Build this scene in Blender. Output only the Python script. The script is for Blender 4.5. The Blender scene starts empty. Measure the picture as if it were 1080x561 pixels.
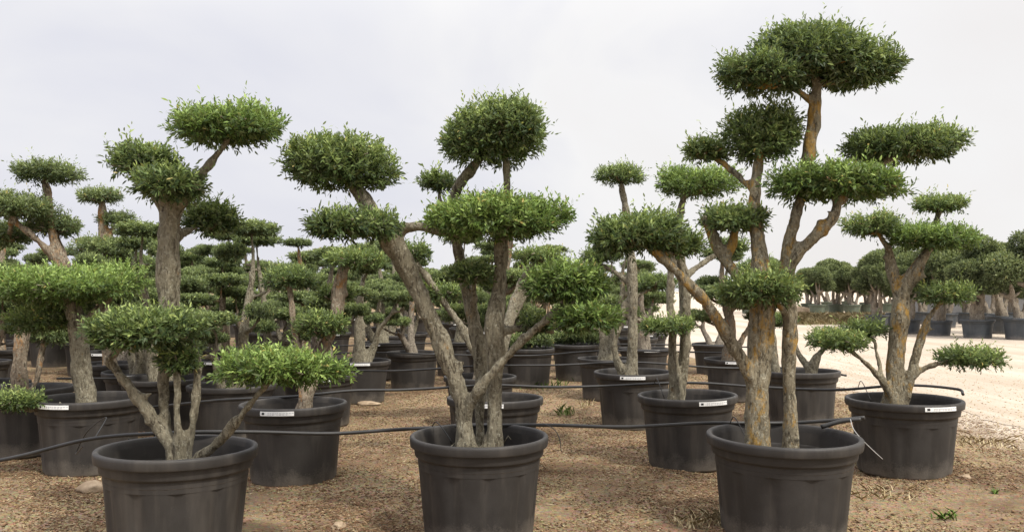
import bpy, bmesh, math, random
import numpy as np
from mathutils import Vector, noise as mnoise

R = math.radians
F, HZ, H = 900.0, 307.0, 1.62          # focal length in photo pixels, horizon row, eye height
scene = bpy.context.scene
C = scene.collection
rng = np.random.default_rng(7)
random.seed(7)


def P(px, py, Y):
    return Vector(((px - 540.0) / F * Y, Y, H + (HZ - py) / F * Y))


# ------------------------------------------------------------------ materials
class NT:
    def __init__(s, name):
        s.m = bpy.data.materials.new(name)
        s.m.use_nodes = True
        s.t = s.m.node_tree
        s.b = s.t.nodes['Principled BSDF']
        s.out = s.t.nodes['Material Output']

    def n(s, typ, **kw):
        nd = s.t.nodes.new(typ)
        for k, v in kw.items():
            if k.startswith('i_'):
                nd.inputs[k[2:].replace('_', ' ')].default_value = v
            else:
                setattr(nd, k, v)
        return nd

    def l(s, a, b):
        s.t.links.new(a, b)

    def noise(s, vec, scale, detail=4, rough=.55, dist=0.0):
        nd = s.n('ShaderNodeTexNoise')
        nd.inputs['Scale'].default_value = scale
        nd.inputs['Detail'].default_value = detail
        nd.inputs['Roughness'].default_value = rough
        nd.inputs['Distortion'].default_value = dist
        if vec is not None:
            s.l(vec, nd.inputs['Vector'])
        return nd.outputs['Fac']

    def map(s, vec, sc):
        nd = s.n('ShaderNodeMapping')
        nd.inputs['Scale'].default_value = sc
        s.l(vec, nd.inputs['Vector'])
        return nd.outputs['Vector']

    def ramp(s, fac, stops):
        nd = s.n('ShaderNodeValToRGB')
        e = nd.color_ramp.elements
        while len(e) < len(stops):
            e.new(.5)
        for q, (p, c) in zip(e, stops):
            q.position = p
            q.color = (*c, 1) if len(c) == 3 else c
        s.l(fac, nd.inputs['Fac'])
        return nd.outputs['Color']

    def mix(s, fac, a, b, mode='MIX'):
        nd = s.n('ShaderNodeMix', data_type='RGBA', blend_type=mode)
        for sock, v in ((nd.inputs[0], fac), (nd.inputs[6], a), (nd.inputs[7], b)):
            if isinstance(v, (int, float)):
                sock.default_value = v
            elif isinstance(v, tuple):
                sock.default_value = (*v, 1)
            else:
                s.l(v, sock)
        return nd.outputs[2]

    def math(s, op, a, b=None, clamp=False):
        nd = s.n('ShaderNodeMath', operation=op, use_clamp=clamp)
        for i, v in enumerate((a, b)):
            if v is None:
                continue
            if isinstance(v, (int, float)):
                nd.inputs[i].default_value = v
            else:
                s.l(v, nd.inputs[i])
        return nd.outputs[0]

    def bump(s, h, strength, dist):
        nd = s.n('ShaderNodeBump')
        nd.inputs['Strength'].default_value = strength
        nd.inputs['Distance'].default_value = dist
        s.l(h, nd.inputs['Height'])
        s.l(nd.outputs['Normal'], s.b.inputs['Normal'])

    def base(s, c, rough=.8, spec=.3):
        if isinstance(c, tuple):
            s.b.inputs['Base Color'].default_value = (*c, 1)
        else:
            s.l(c, s.b.inputs['Base Color'])
        if isinstance(rough, (int, float)):
            s.b.inputs['Roughness'].default_value = rough
        else:
            s.l(rough, s.b.inputs['Roughness'])
        s.b.inputs['Specular IOR Level'].default_value = spec
        return s.m


B3 = lambda v: (v, v, v)


def mat_leaf(name, dark, mid, young_lit, back, rough=.5):
    s = NT(name)
    at = s.n('ShaderNodeAttribute', attribute_name='tint')
    oi = s.n('ShaderNodeObjectInfo')
    f = s.math('ADD', at.outputs['Fac'], s.math('MULTIPLY', s.math('SUBTRACT', oi.outputs['Random'], .5), .16), True)
    col = s.ramp(f, [(0, dark), (.45, mid), (.8, young_lit), (.94, tuple(v * 1.15 for v in young_lit)), (.97, (.46, .38, .13))])
    geo = s.n('ShaderNodeNewGeometry')
    col = s.mix(geo.outputs['Backfacing'], col, s.mix(.55, col, back))
    s.base(col, rough, .28)
    tr = s.n('ShaderNodeBsdfTranslucent')
    s.l(s.mix(1.0, col, (.95, 1.0, .45), 'MULTIPLY'), tr.inputs['Color'])
    mx = s.n('ShaderNodeMixShader')
    mx.inputs[0].default_value = .33
    s.l(s.b.outputs[0], mx.inputs[1])
    s.l(tr.outputs[0], mx.inputs[2])
    s.l(mx.outputs[0], s.out.inputs['Surface'])
    return s.m


def mat_bark(name, c1, c2, lichen, amount, zlo=0.0):
    s = NT(name)
    co = s.n('ShaderNodeTexCoord').outputs['Object']
    fine = s.noise(s.map(co, (60, 60, 22)), 1.0, 6, .65, .4)
    big = s.noise(s.map(co, (7, 7, 3)), 1.0, 4, .6)
    crack = s.noise(s.map(co, (27, 27, 8)), 1.0, 6, .75, 1.2)
    col = s.ramp(big, [(.3, c1), (.7, c2)])
    col = s.mix(s.ramp(fine, [(.35, B3(0.0)), (.7, B3(1.0))]), s.mix(.45, col, (.05, .04, .03)), s.mix(.12, col, (.5, .46, .38)))
    col = s.mix(s.ramp(crack, [(.40, B3(.8)), (.47, B3(0))]), col, (.05, .038, .026))
    # pale grey lichen speckle
    sp = s.noise(co, 45, 3, .7)
    col = s.mix(s.ramp(sp, [(.55, B3(0)), (.62, B3(.6))]), col, (.42, .40, .31))
    pit = s.n('ShaderNodeTexVoronoi')
    pit.inputs['Scale'].default_value = 1.0
    s.l(s.map(co, (34, 34, 15)), pit.inputs['Vector'])
    col = s.mix(s.ramp(pit.outputs['Distance'], [(.12, B3(.55)), (.34, B3(0))]), col, (.055, .042, .03))
    if amount > 0:
        ln = s.noise(s.map(co, (9, 9, 4.5)), 1.0, 7, .75)
        sep = s.n('ShaderNodeSeparateXYZ')
        s.l(co, sep.inputs[0])
        zf = s.math('MULTIPLY', s.math('SUBTRACT', sep.outputs['Z'], zlo), .035, True)
        lf = s.math('ADD', ln, zf)
        lm = s.ramp(lf, [(.66 - amount * .25, B3(0)), (.735 - amount * .24, B3(.85))])
        col = s.mix(s.math('MULTIPLY', lm, s.math('ADD', fine, .35), True), col, lichen)
    s.base(col, .88, .2)
    s.bump(s.math('ADD', s.math('MULTIPLY', crack, 1.4), fine), 1.0, .02)
    return s.m


def mat_pot(name, base, dusty):
    s = NT(name)
    co = s.n('ShaderNodeTexCoord').outputs['Object']
    oi = s.n('ShaderNodeObjectInfo')
    off = s.n('ShaderNodeVectorMath', operation='ADD')
    s.l(co, off.inputs[0])
    cmb = s.n('ShaderNodeCombineXYZ')
    r = s.math('MULTIPLY', oi.outputs['Random'], 37.0)
    s.l(r, cmb.inputs[0]); s.l(r, cmb.inputs[1])
    s.l(cmb.outputs[0], off.inputs[1])
    v = off.outputs[0]
    streak = s.noise(s.map(v, (7, 7, .8)), 1.0, 4, .6)
    blot = s.noise(v, 5, 5, .65)
    fine = s.noise(v, 90, 3, .6)
    col = s.ramp(blot, [(.3, tuple(b * .8 for b in base)), (.7, tuple(b * 1.2 for b in base))])
    col = s.mix(s.ramp(streak, [(.50, B3(0)), (.72, B3(.42))]), col, dusty)
    col = s.mix(s.ramp(fine, [(.6, B3(0)), (.75, B3(.18))]), col, dusty)
    sep = s.n('ShaderNodeSeparateXYZ')
    s.l(co, sep.inputs[0])
    zz = s.math('SUBTRACT', s.math('MULTIPLY', s.math('ADD', blot, s.math('MULTIPLY', s.math('SUBTRACT', fine, .5), .5)), .30), sep.outputs['Z'])
    col = s.mix(s.ramp(zz, [(.0, B3(0)), (.16, B3(.75))]), col, tuple(d * 1.5 for d in dusty))
    s.base(col, s.math('ADD', .42, s.math('MULTIPLY', blot, .3)), .35)
    s.bump(blot, .08, .02)
    return s.m


def mat_simple(name, c1, c2, scale, rough=.8, spec=.3, bump=.0):
    s = NT(name)
    co = s.n('ShaderNodeTexCoord').outputs['Object']
    a = s.noise(co, scale, 5, .6)
    s.base(s.ramp(a, [(.3, c1), (.7, c2)]), rough, spec)
    if bump:
        s.bump(a, bump, .02)
    return s.m


def mat_tint(name, stops, rough=.9):
    s = NT(name)
    at = s.n('ShaderNodeAttribute', attribute_name='tint')
    s.base(s.ramp(at.outputs['Fac'], stops), rough, .15)
    return s.m


M = {}
M['leaf'] = mat_leaf('olive_leaf', (.036, .061, .022), (.146, .206, .060), (.345, .42, .140), (.24, .28, .18))
M['leaf_fresh'] = mat_leaf('olive_leaf_fresh', (.042, .074, .020), (.172, .262, .058), (.365, .48, .145), (.25, .30, .17))
M['leaf_grey'] = mat_leaf('olive_leaf_greyish', (.050, .074, .032), (.182, .236, .090), (.365, .43, .175), (.25, .28, .20))
M['leaf_far'] = mat_leaf('olive_leaf_far', (.058, .080, .038), (.182, .222, .094), (.335, .38, .172), (.25, .28, .19))
M['bark'] = mat_bark('olive_bark', (.215, .19, .125), (.36, .32, .225), (.33, .17, .04), .12, 1.2)
M['bark_orange'] = mat_bark('olive_bark_lichen', (.225, .19, .12), (.36, .31, .205), (.43, .245, .04), .45, 0.9)
M['bark_mid'] = mat_bark('olive_bark_mid', (.28, .215, .15), (.41, .325, .23), (.40, .20, .06), .40, .9)
M['bark_far'] = mat_bark('olive_bark_grey', (.23, .19, .15), (.36, .305, .235), (.36, .18, .04), .15, .6)
M['pot'] = mat_pot('black_plastic', (.033, .0300, .0275), (.105, .092, .077))
M['pot_slate'] = mat_pot('slate_plastic', (.052, .060, .068), (.13, .12, .11))
M['pot_green'] = mat_pot('green_plastic', (.085, .105, .075), (.17, .17, .13))
M['soil'] = mat_simple('potting_soil', (.05, .034, .022), (.12, .085, .055), 35, .95, .1, .8)
M['tag_white'] = mat_simple('tag_paper', (.72, .72, .70), (.80, .80, .78), 20, .5, .3)
M['ink'] = mat_simple('tag_ink', (.02, .02, .02), (.03, .03, .03), 20, .6, .2)
M['ink_grey'] = mat_simple('tag_ink_grey', (.35, .35, .36), (.45, .45, .46), 20, .6, .2)
M['pipe'] = mat_simple('black_hose', (.012, .012, .012), (.030, .028, .026), 6, .5, .4)
M['wire'] = mat_simple('pale_wire', (.30, .29, .27), (.42, .41, .39), 20, .5, .4)
M['stone'] = mat_simple('pale_stone', (.24, .17, .11), (.42, .33, .23), 9, .95, .1, .6)
M['wall'] = mat_simple('grey_wall', (.12, .12, .123), (.19, .19, .19), 1.2, .9, .2, .2)
M['weed'] = mat_tint('weed_green', [(0, (.05, .09, .02)), (1, (.16, .24, .05))], .7)
M['straw'] = mat_tint('dry_straw', [(0, (.34, .26, .14)), (1, (.62, .52, .32))], .9)
M['dry'] = mat_tint('dry_grass', [(0, (.20, .18, .09)), (.5, (.36, .29, .16)), (1, (.50, .42, .26))], .9)
M['chips'] = mat_tint('litter_chips', [(0, (.050, .033, .019)), (.35, (.165, .093, .050)), (.7, (.29, .198, .112)), (1, (.58, .49, .31))], .9)


def mat_ground():
    s = NT('dry_earth')
    co = s.n('ShaderNodeTexCoord').outputs['Object']
    big = s.noise(co, .55, 5, .6)
    mid = s.noise(co, 3.2, 6, .65)
    fine = s.noise(co, 40, 5, .7)
    vor = s.n('ShaderNodeTexVoronoi')
    vor.inputs['Scale'].default_value = 42
    s.l(s.noise(co, 9, 2) and co, vor.inputs['Vector'])
    col = s.ramp(mid, [(.3, (.125, .083, .048)), (.5, (.205, .146, .088)), (.72, (.33, .255, .16))])
    col = s.mix(s.ramp(big, [(.42, B3(0)), (.62, B3(.6))]), col, (.39, .315, .19))
    col = s.mix(.45, col, s.mix(1.0, col, s.mix(.55, vor.outputs['Color'], (.5, .42, .36)), 'OVERLAY'))
    col = s.mix(s.ramp(fine, [(.38, B3(.6)), (.55, B3(0))]), col, (.13, .085, .055))
    # pale dust along the gravel track
    sep = s.n('ShaderNodeSeparateXYZ')
    s.l(co, sep.inputs[0])
    e = s.math('ADD', s.math('MULTIPLY', s.math('SUBTRACT', sep.outputs['X'], 4.9), .8), s.math('MULTIPLY', s.math('SUBTRACT', mid, .5), 2.6))
    col = s.mix(s.ramp(e, [(.0, B3(0)), (.9, B3(1))]), col, s.ramp(fine, [(.3, (.42, .345, .26)), (.7, (.60, .515, .42))]))
    s.base(col, .95, .1)
    s.bump(s.math('ADD', s.math('MULTIPLY', mid, 1.5), fine), .8, .03)
    return s.m


def mat_road():
    s = NT('pale_gravel')
    co = s.n('ShaderNodeTexCoord').outputs['Object']
    big = s.noise(s.map(co, (.5, .16, 1)), 1.0, 5, .6)
    fine = s.noise(co, 30, 5, .7)
    peb = s.noise(co, 7, 6, .75)
    col = s.ramp(big, [(.3, (.37, .305, .235)), (.65, (.50, .435, .355))])
    col = s.mix(s.ramp(peb, [(.34, B3(.4)), (.5, B3(0))]), col, (.36, .28, .20))
    col = s.mix(s.ramp(fine, [(.56, B3(0)), (.7, B3(.5))]), col, (.68, .62, .54))
    rut = s.noise(s.map(co, (1.5, .035, 1)), 1.0, 4, .6, .3)
    col = s.mix(s.ramp(rut, [(.36, B3(.6)), (.5, B3(0))]), col, (.35, .28, .205))
    s.base(col, .95, .1)
    s.bump(s.math('ADD', fine, peb), .6, .03)
    return s.m


M['ground'] = mat_ground()
M['road'] = mat_road()


# ------------------------------------------------------------------ object helpers
def link(name, me, parent=None, loc=None, mats=None):
    o = bpy.data.objects.new(name, me)
    C.objects.link(o)
    if mats:
        for m in mats:
            me.materials.append(m)
    if parent is not None:
        o.parent = parent
    if loc is not None:
        o.location = loc
    return o


def thing(name, label, cat, loc=(0, 0, 0), rz=0.0, group=None):
    o = bpy.data.objects.new(name, None)
    o.empty_display_size = .2
    C.objects.link(o)
    o.location = loc
    o.rotation_euler = (0, 0, rz)
    tag(o, label, cat, group)
    return o


def tag(o, label, cat, group=None):
    o['label'] = label
    o['category'] = cat
    if group:
        o['group'] = group
    return o


def np_mesh(name, V, faces_n, idx, tint=None, smooth=False):
    """V (n,3); every face has faces_n corners; idx flat."""
    me = bpy.data.meshes.new(name)
    nf = len(idx) // faces_n
    me.vertices.add(len(V))
    me.vertices.foreach_set('co', np.asarray(V, dtype=np.float32).ravel())
    me.loops.add(len(idx))
    me.loops.foreach_set('vertex_index', np.asarray(idx, dtype=np.int32))
    me.polygons.add(nf)
    me.polygons.foreach_set('loop_start', np.arange(0, nf * faces_n, faces_n, dtype=np.int32))
    try:
        me.polygons.foreach_set('loop_total', np.full(nf, faces_n, dtype=np.int32))
    except Exception:
        pass
    if smooth:
        me.polygons.foreach_set('use_smooth', np.ones(nf, dtype=bool))
    me.update(calc_edges=True)
    if tint is not None:
        at = me.attributes.new('tint', 'FLOAT', 'FACE')
        at.data.foreach_set('value', np.asarray(tint, dtype=np.float32))
    return me


def unit(v):
    return v / np.maximum(np.linalg.norm(v, axis=1, keepdims=True), 1e-9)


# ------------------------------------------------------------------ foliage
def leaf_geo(base, d, side, nrm, L, Wd, hexa=True):
    """leaf outlines: base (n,3), direction d, side vector, normal; folded a little along the midrib"""
    L = L[:, None]
    Wd = Wd[:, None]
    if hexa:
        pts = [base, base + d * L * .33 + side * Wd * .46 + nrm * Wd * .18, base + d * L * .68 + side * Wd * .42 + nrm * Wd * .14 - nrm * L * .05,
               base + d * L - nrm * L * .12, base + d * L * .68 - side * Wd * .42 + nrm * Wd * .14 - nrm * L * .05, base + d * L * .33 - side * Wd * .46 + nrm * Wd * .18]
    else:
        pts = [base, base + d * L * .5 + side * Wd * .55 + nrm * Wd * .15, base + d * L - nrm * L * .1, base + d * L * .5 - side * Wd * .55 + nrm * Wd * .15]
    k = len(pts)
    V = np.stack(pts, axis=1).reshape(-1, 3)
    return V, k


def pad_mesh(name, a, b, c, seed, dens=820, leaf=.062, wid=.0155, per=10, hexa=True, ball=False, stray=.09, loosen=1.0, lobes=True):
    g = np.random.default_rng(seed)
    p = 1.6
    area = 4 * math.pi * (((a * b) ** p + (a * c) ** p + (b * c) ** p) / 3) ** (1 / p)
    n = max(int(area * dens), 40)
    u = unit(g.normal(size=(n, 3)))
    if not ball:
        low = (u[:, 2] < -.15) & (g.random(n) < .35)
        u[low, 2] *= -1
    # lumps: a pad is a handful of overlapping tufts
    ph = g.random((5, 3)) * 6.28
    fr = g.normal(size=(5, 3)) * np.array([3.8, 3.8, 1.2])
    lump = sum(np.sin(u @ fr[i] + ph[i, 0]) for i in range(5)) / 5
    az = np.arctan2(u[:, 1], u[:, 0])
    edge = 1 + (.13 if not ball else .05) * np.sin(az * 2 + ph[0, 0]) * .6 + (.10 if not ball else .03) * np.sin(az * 3 + ph[1, 0]) + .06 * np.sin(az * 5 + ph[2, 1])
    rad = np.where(g.random(n) < .72, g.uniform(.80, 1.0, n), g.uniform(.30, .85, n))
    rad = rad * (1 + (.12 if ball else .24) * lump)
    pos = u * rad[:, None]
    if not ball:
        zz = pos[:, 2]
        pos[:, 2] = np.where(zz > 0, zz * (1.04 - .12 * (pos[:, 0] ** 2 + pos[:, 1] ** 2)), zz * .66)
        h2 = np.hypot(pos[:, 0], pos[:, 1])
        # flatten the cushion: push points outwards towards the rim
        sc = (np.maximum(h2, 1e-6) ** .85) / np.maximum(h2, 1e-6)
        pos[:, 0] *= sc * edge
        pos[:, 1] *= sc * edge
    if lobes:
        nl = int(g.integers(4, 7))
        which = np.where(g.random(n) < .52, 0, g.integers(1, nl + 1, n))
        la = g.random() * 6.28 + np.arange(nl) * 6.28 / nl + g.normal(0, .3, nl)
        lr = g.uniform(.42, .62, nl)
        oc = np.concatenate([[[0, 0, 0]], np.stack([np.cos(la) * lr, np.sin(la) * lr, g.uniform(-.30, .42, nl)], 1)])
        ls = np.concatenate([[[.86, .86, .86]], np.stack([g.uniform(.38, .56, nl)] * 2 + [g.uniform(.5, .78, nl)], 1)])
        pos = pos * ls[which] + oc[which]
    ins = np.array([a, b, c]) - np.array([.035, .035, .03]) * min(1, leaf / .055)
    pos = pos * np.maximum(ins, .03)
    nn = unit(u / np.array([a, b, c]))
    d = unit(nn * .75 + np.array([0, 0, .50]) + g.normal(size=(n, 3)) * .42 * loosen)
    hang = nn[:, 2] < -.4
    d[hang] = unit(nn[hang] * .25 + np.stack([u[hang, 0], u[hang, 1], np.zeros(hang.sum())], 1) * 1.1 + g.normal(size=(hang.sum(), 3)) * .5)
    sl = g.uniform(.06, .115, n) * (leaf / .055) * loosen
    st = (g.random(n) < stray) & (rad > .8)
    up = (nn[:, 2] > .1)
    sl[st & up] *= g.uniform(1.5, 2.4, (st & up).sum())
    sl[st & ~up] *= 1.25
    young_lit = np.clip(.52 * (nn[:, 2] * .5 + .5) + g.normal(0, .17, n) + .16 * lump + .12 * st, 0, 1)  # young growth, plus bright tops and shaded undersides put into the leaf colour
    t = (np.arange(per) + .35) / per
    # leaves
    base = (pos[:, None, :] + d[:, None, :] * (sl[:, None] * (t[None, :] - .35))[:, :, None]).reshape(-1, 3)
    dd = np.repeat(d, per, axis=0)
    m = n * per
    r1 = g.normal(size=(m, 3))
    perp = unit(r1 - dd * np.sum(r1 * dd, 1, keepdims=True))
    tt = np.tile(t, n)
    spread = (1.15 - .75 * tt)[:, None]
    ld = unit(dd * .62 + perp * spread * .8 + g.normal(size=(m, 3)) * .16)
    nrm = unit(np.cross(np.cross(ld, dd + 1e-4), ld) + g.normal(size=(m, 3)) * .38)
    nrm = unit(nrm - ld * np.sum(nrm * ld, 1, keepdims=True))
    flip = nrm[:, 2] < -.25
    nrm[flip] *= -1
    side = np.cross(ld, nrm)
    L = leaf * g.uniform(.62, 1.15, m) * (1.05 - .35 * tt)
    Wd = wid * g.uniform(.8, 1.25, m)
    V, k = leaf_geo(base, ld, side, nrm, L, Wd, hexa)
    tint = np.clip(np.repeat(young_lit, per) * .72 + .30 * tt * np.repeat(young_lit, per) + g.normal(0, .13, m), 0, .93)
    tint[g.random(m) < .006] = 1.0
    return np_mesh(name, V, k, np.arange(len(V)), tint)


# ------------------------------------------------------------------ wood
def catmull(pts, steps):
    pts = [np.array(p, float) for p in pts]
    e = [2 * pts[0] - pts[1]] + pts + [2 * pts[-1] - pts[-2]]
    out = []
    for i in range(1, len(e) - 2):
        p0, p1, p2, p3 = e[i - 1:i + 3]
        for s in range(steps):
            t = s / steps
            out.append(.5 * ((2 * p1) + (-p0 + p2) * t + (2 * p0 - 5 * p1 + 4 * p2 - p3) * t * t + (-p0 + 3 * p1 - 3 * p2 + p3) * t ** 3))
    out.append(pts[-1])
    return out


def tube(bm, path, seg=10, cap=True):
    """path: rows x,y,z,r"""
    rings = []
    prev = None
    for i, q in enumerate(path):
        a = Vector(path[max(i - 1, 0)][:3]); b = Vector(path[min(i + 1, len(path) - 1)][:3])
        t = (b - a)
        t = t.normalized() if t.length > 1e-9 else Vector((0, 0, 1))
        if prev is None:
            n = t.orthogonal().normalized()
        else:
            n = prev - t * prev.dot(t)
            n = n.normalized() if n.length > 1e-6 else t.orthogonal().normalized()
        prev = n
        bn = t.cross(n)
        c = Vector(q[:3])
        rings.append([bm.verts.new(c + (n * math.cos(k / seg * 6.28318) + bn * math.sin(k / seg * 6.28318)) * q[3]) for k in range(seg)])
    for r0, r1 in zip(rings, rings[1:]):
        for k in range(seg):
            f = bm.faces.new((r0[k], r0[(k + 1) % seg], r1[(k + 1) % seg], r1[k]))
            f.smooth = True
    if cap:
        bm.faces.new(rings[0][::-1])
        bm.faces.new(rings[-1])


def wood_mesh(name, limbs, twigs, voxel=.016, amp=1.0, seed=0):
    """limbs: lists of (x,y,z,r) control points, fused into one knotted body; twigs: thin tubes added after"""
    bm = bmesh.new()
    for L in limbs:
        tube(bm, [tuple(q) for q in catmull(L, 5)], 10)
    bmesh.ops.recalc_face_normals(bm, faces=bm.faces)
    me = bpy.data.meshes.new('tmp')
    bm.to_mesh(me)
    bm.free()
    o = bpy.data.objects.new('tmp', me)
    C.objects.link(o)
    md = o.modifiers.new('r', 'REMESH')
    md.mode = 'VOXEL'
    md.voxel_size = voxel
    sm = o.modifiers.new('s', 'SMOOTH')
    sm.iterations = 4
    sm.factor = .5
    dg = bpy.context.evaluated_depsgraph_get()
    out = bpy.data.meshes.new_from_object(o.evaluated_get(dg))
    bpy.data.objects.remove(o)
    bpy.data.meshes.remove(me)
    off = Vector((seed * 3.7, seed * 1.9, seed * 5.1))
    nv = len(out.vertices)
    nr = np.zeros(nv * 3, dtype=np.float32)
    out.vertices.foreach_get('normal', nr)
    nr = nr.reshape(-1, 3)
    co = np.zeros(nv * 3, dtype=np.float32)
    out.vertices.foreach_get('co', co)
    co = co.reshape(-1, 3)
    dv = np.zeros(nv)
    for i in range(nv):
        x, y, z = co[i]
        q = Vector((x, y, z)) + off
        dv[i] = mnoise.noise(Vector((q.x * 7, q.y * 7, q.z * 4))) * .016 + mnoise.noise(Vector((q.x * 24, q.y * 24, q.z * 11))) * .010 - abs(mnoise.noise(Vector((q.x * 30, q.y * 30, q.z * 6)))) * .012
    co += nr * (dv * amp)[:, None]
    bm = bmesh.new()
    out.vertices.foreach_set('co', co.ravel())
    bm.from_mesh(out)
    for f in bm.faces:
        f.smooth = True
    for T in twigs:
        tube(bm, [tuple(q) for q in catmull(T, 3)], 6)
    bm.to_mesh(out)
    bm.free()
    out.name = name
    return out


def pad_twigs(g, frm, ctr, a, c, n=7):
    """short bent branchlets spreading from a limb end into its pad"""
    out = []
    for i in range(n):
        an = g.uniform(0, 6.28)
        rr = a * g.uniform(.45, .8)
        e = np.array([ctr[0] + math.cos(an) * rr, ctr[1] + math.sin(an) * rr, ctr[2] + c * g.uniform(-.25, .35)])
        s = np.array(frm)
        mid = s * .5 + e * .5 + np.array([0, 0, g.uniform(-.02, .05)])
        out.append([(*s, .013), (*mid, .009), (*e, .004)])
    return out


# ------------------------------------------------------------------ pots
def lathe(bm, prof, seg=72, flute=None):
    rings = []
    for (r, z) in prof:
        ring = []
        for k in range(seg):
            th = 2 * math.pi * k / seg
            rr = r + (flute(th, z, r) if flute else 0)
            ring.append(bm.verts.new((rr * math.cos(th), rr * math.sin(th), z)))
        rings.append(ring)
    for r0, r1 in zip(rings, rings[1:]):
        for k in range(seg):
            f = bm.faces.new((r0[k], r0[(k + 1) % seg], r1[(k + 1) % seg], r1[k]))
            f.smooth = True
    return rings


def bm_mesh(name, bm, mats):
    me = bpy.data.meshes.new(name)
    bm.to_mesh(me)
    bm.free()
    for m in mats:
        me.materials.append(m)
    return me


def pot_body_mesh(mat, seg, detail=True):
    def fl(th, z, r):
        if not detail or z > .522 or r < .3:
            return 0
        w = min(1, (.522 - z) / .09)
        c = math.cos(th * 11)
        return -.013 * w * max(0, c) ** 2 + (.003 * mnoise.noise(Vector((math.cos(th) * 2, math.sin(th) * 2, z * 2))))
    bm = bmesh.new()
    prof = [(.36, -.01), (.388, .0), (.394, .015), (.402, .10), (.413, .22), (.424, .34), (.434, .44), (.438, .475), (.440, .495), (.4415, .512),
            (.446, .522), (.461, .528), (.464, .536), (.468, .575), (.470, .600)]
    lathe(bm, prof, seg, fl)
    lathe(bm, [(.452, .605), (.444, .53), (.437, .45)], seg)     # inner wall
    return bm_mesh('pot', bm, [mat])


def rim_mesh(mat, seg):
    bm = bmesh.new()
    prof = [(.4705, .588), (.486, .587), (.494, .590), (.4965, .597), (.4985, .615), (.500, .634), (.4985, .647), (.492, .6545), (.480, .657), (.470, .655), (.463, .648), (.457, .630), (.4525, .600)]
    lathe(bm, prof, seg)
    return bm_mesh('rim', bm, [mat])


def soil_mesh(seed, z=.485):
    g = random.Random(seed)
    bm = bmesh.new()
    c = bm.verts.new((0, 0, z + .03))
    prev = None
    for r in (.1, .2, .3,   .38, .442):
        ring = [bm.verts.new((r * math.cos(k / 40 * 6.28318), r * math.sin(k / 40 * 6.28318), z + (.03 * (1 - r / .45) + g.uniform(-.012, .012) if r < .44 else -.005))) for k in range(40)]
        for k in range(40):
            if prev is None:
                bm.faces.new((c, ring[k], ring[(k + 1) % 40]))
            else:
                bm.faces.new((prev[k], ring[k], ring[(k + 1) % 40], prev[(k + 1) % 40]))
        prev = ring
    return bm_mesh('soil', bm, [M['soil']])


def tag_mesh():
    """curved paper strip on the front of the rim, with a printed block and rows of tiny print"""
    bm = bmesh.new()

    def patch(t0, t1, z0, z1, rr, mi, n=8):
        v = []
        for k in range(n + 1):
            th = -math.pi / 2 + t0 + (t1 - t0) * k / n
            v.append((bm.verts.new((rr * math.cos(th), rr * math.sin(th), z0)), bm.verts.new((rr * math.cos(th) * .997, rr * math.sin(th) * .997, z1))))
        for a, b in zip(v, v[1:]):
            f = bm.faces.new((a[0], b[0], b[1], a[1]))
            f.material_index = mi
    patch(-.31, .31, .603, .639, .5035, 0, 12)
    patch(-.275, -.225, .612, .630, .505, 1, 2)
    g = random.Random(3)
    x = -.16
    while x < .27:
        w = g.uniform(.02, .05)
        patch(x, x + w, .623, .628, .505, 2, 1)
        if g.random() < .7:
            patch(x, x + w * .8, .612, .616, .505, 2, 1)
        x += w + .012
    return bm_mesh('label_tag', bm, [M['tag_white'], M['ink'], M['ink_grey']])


POT = {'pot': (pot_body_mesh(M['pot'], 96), rim_mesh(M['pot'], 96)),
       'pot_lo': (pot_body_mesh(M['pot'], 40, False), rim_mesh(M['pot'], 40)),
       'pot_slate': (pot_body_mesh(M['pot_slate'], 40, False), rim_mesh(M['pot_slate'], 40)),
       'pot_green': (pot_body_mesh(M['pot_green'], 40, False), rim_mesh(M['pot_green'], 40))}
SOIL = [soil_mesh(1), soil_mesh(2)]
TAG = tag_mesh()


def add_pot(t, D, kind='pot', tagrot=None, h=1.0, rz=None):
    body, rim = POT[kind]
    p = link('pot', body, t)
    D *= .965
    p.scale = (D * random.uniform(.99, 1.01), D * random.uniform(.975, 1.02), h)
    p.rotation_euler = (R(random.uniform(-.8, .8)), R(random.uniform(-.8, .8)), random.uniform(0, 6.28) if rz is None else rz)
    r = link('rim', rim, p)
    s = link('soil', random.choice(SOIL), p)
    if tagrot is not None:
        q = link('label_tag', TAG, p)
        q.rotation_euler = (0, 0, tagrot - p.rotation_euler.z)
    return p


# ------------------------------------------------------------------ near trees, each shaped after its own tree
HERO = {}


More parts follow.
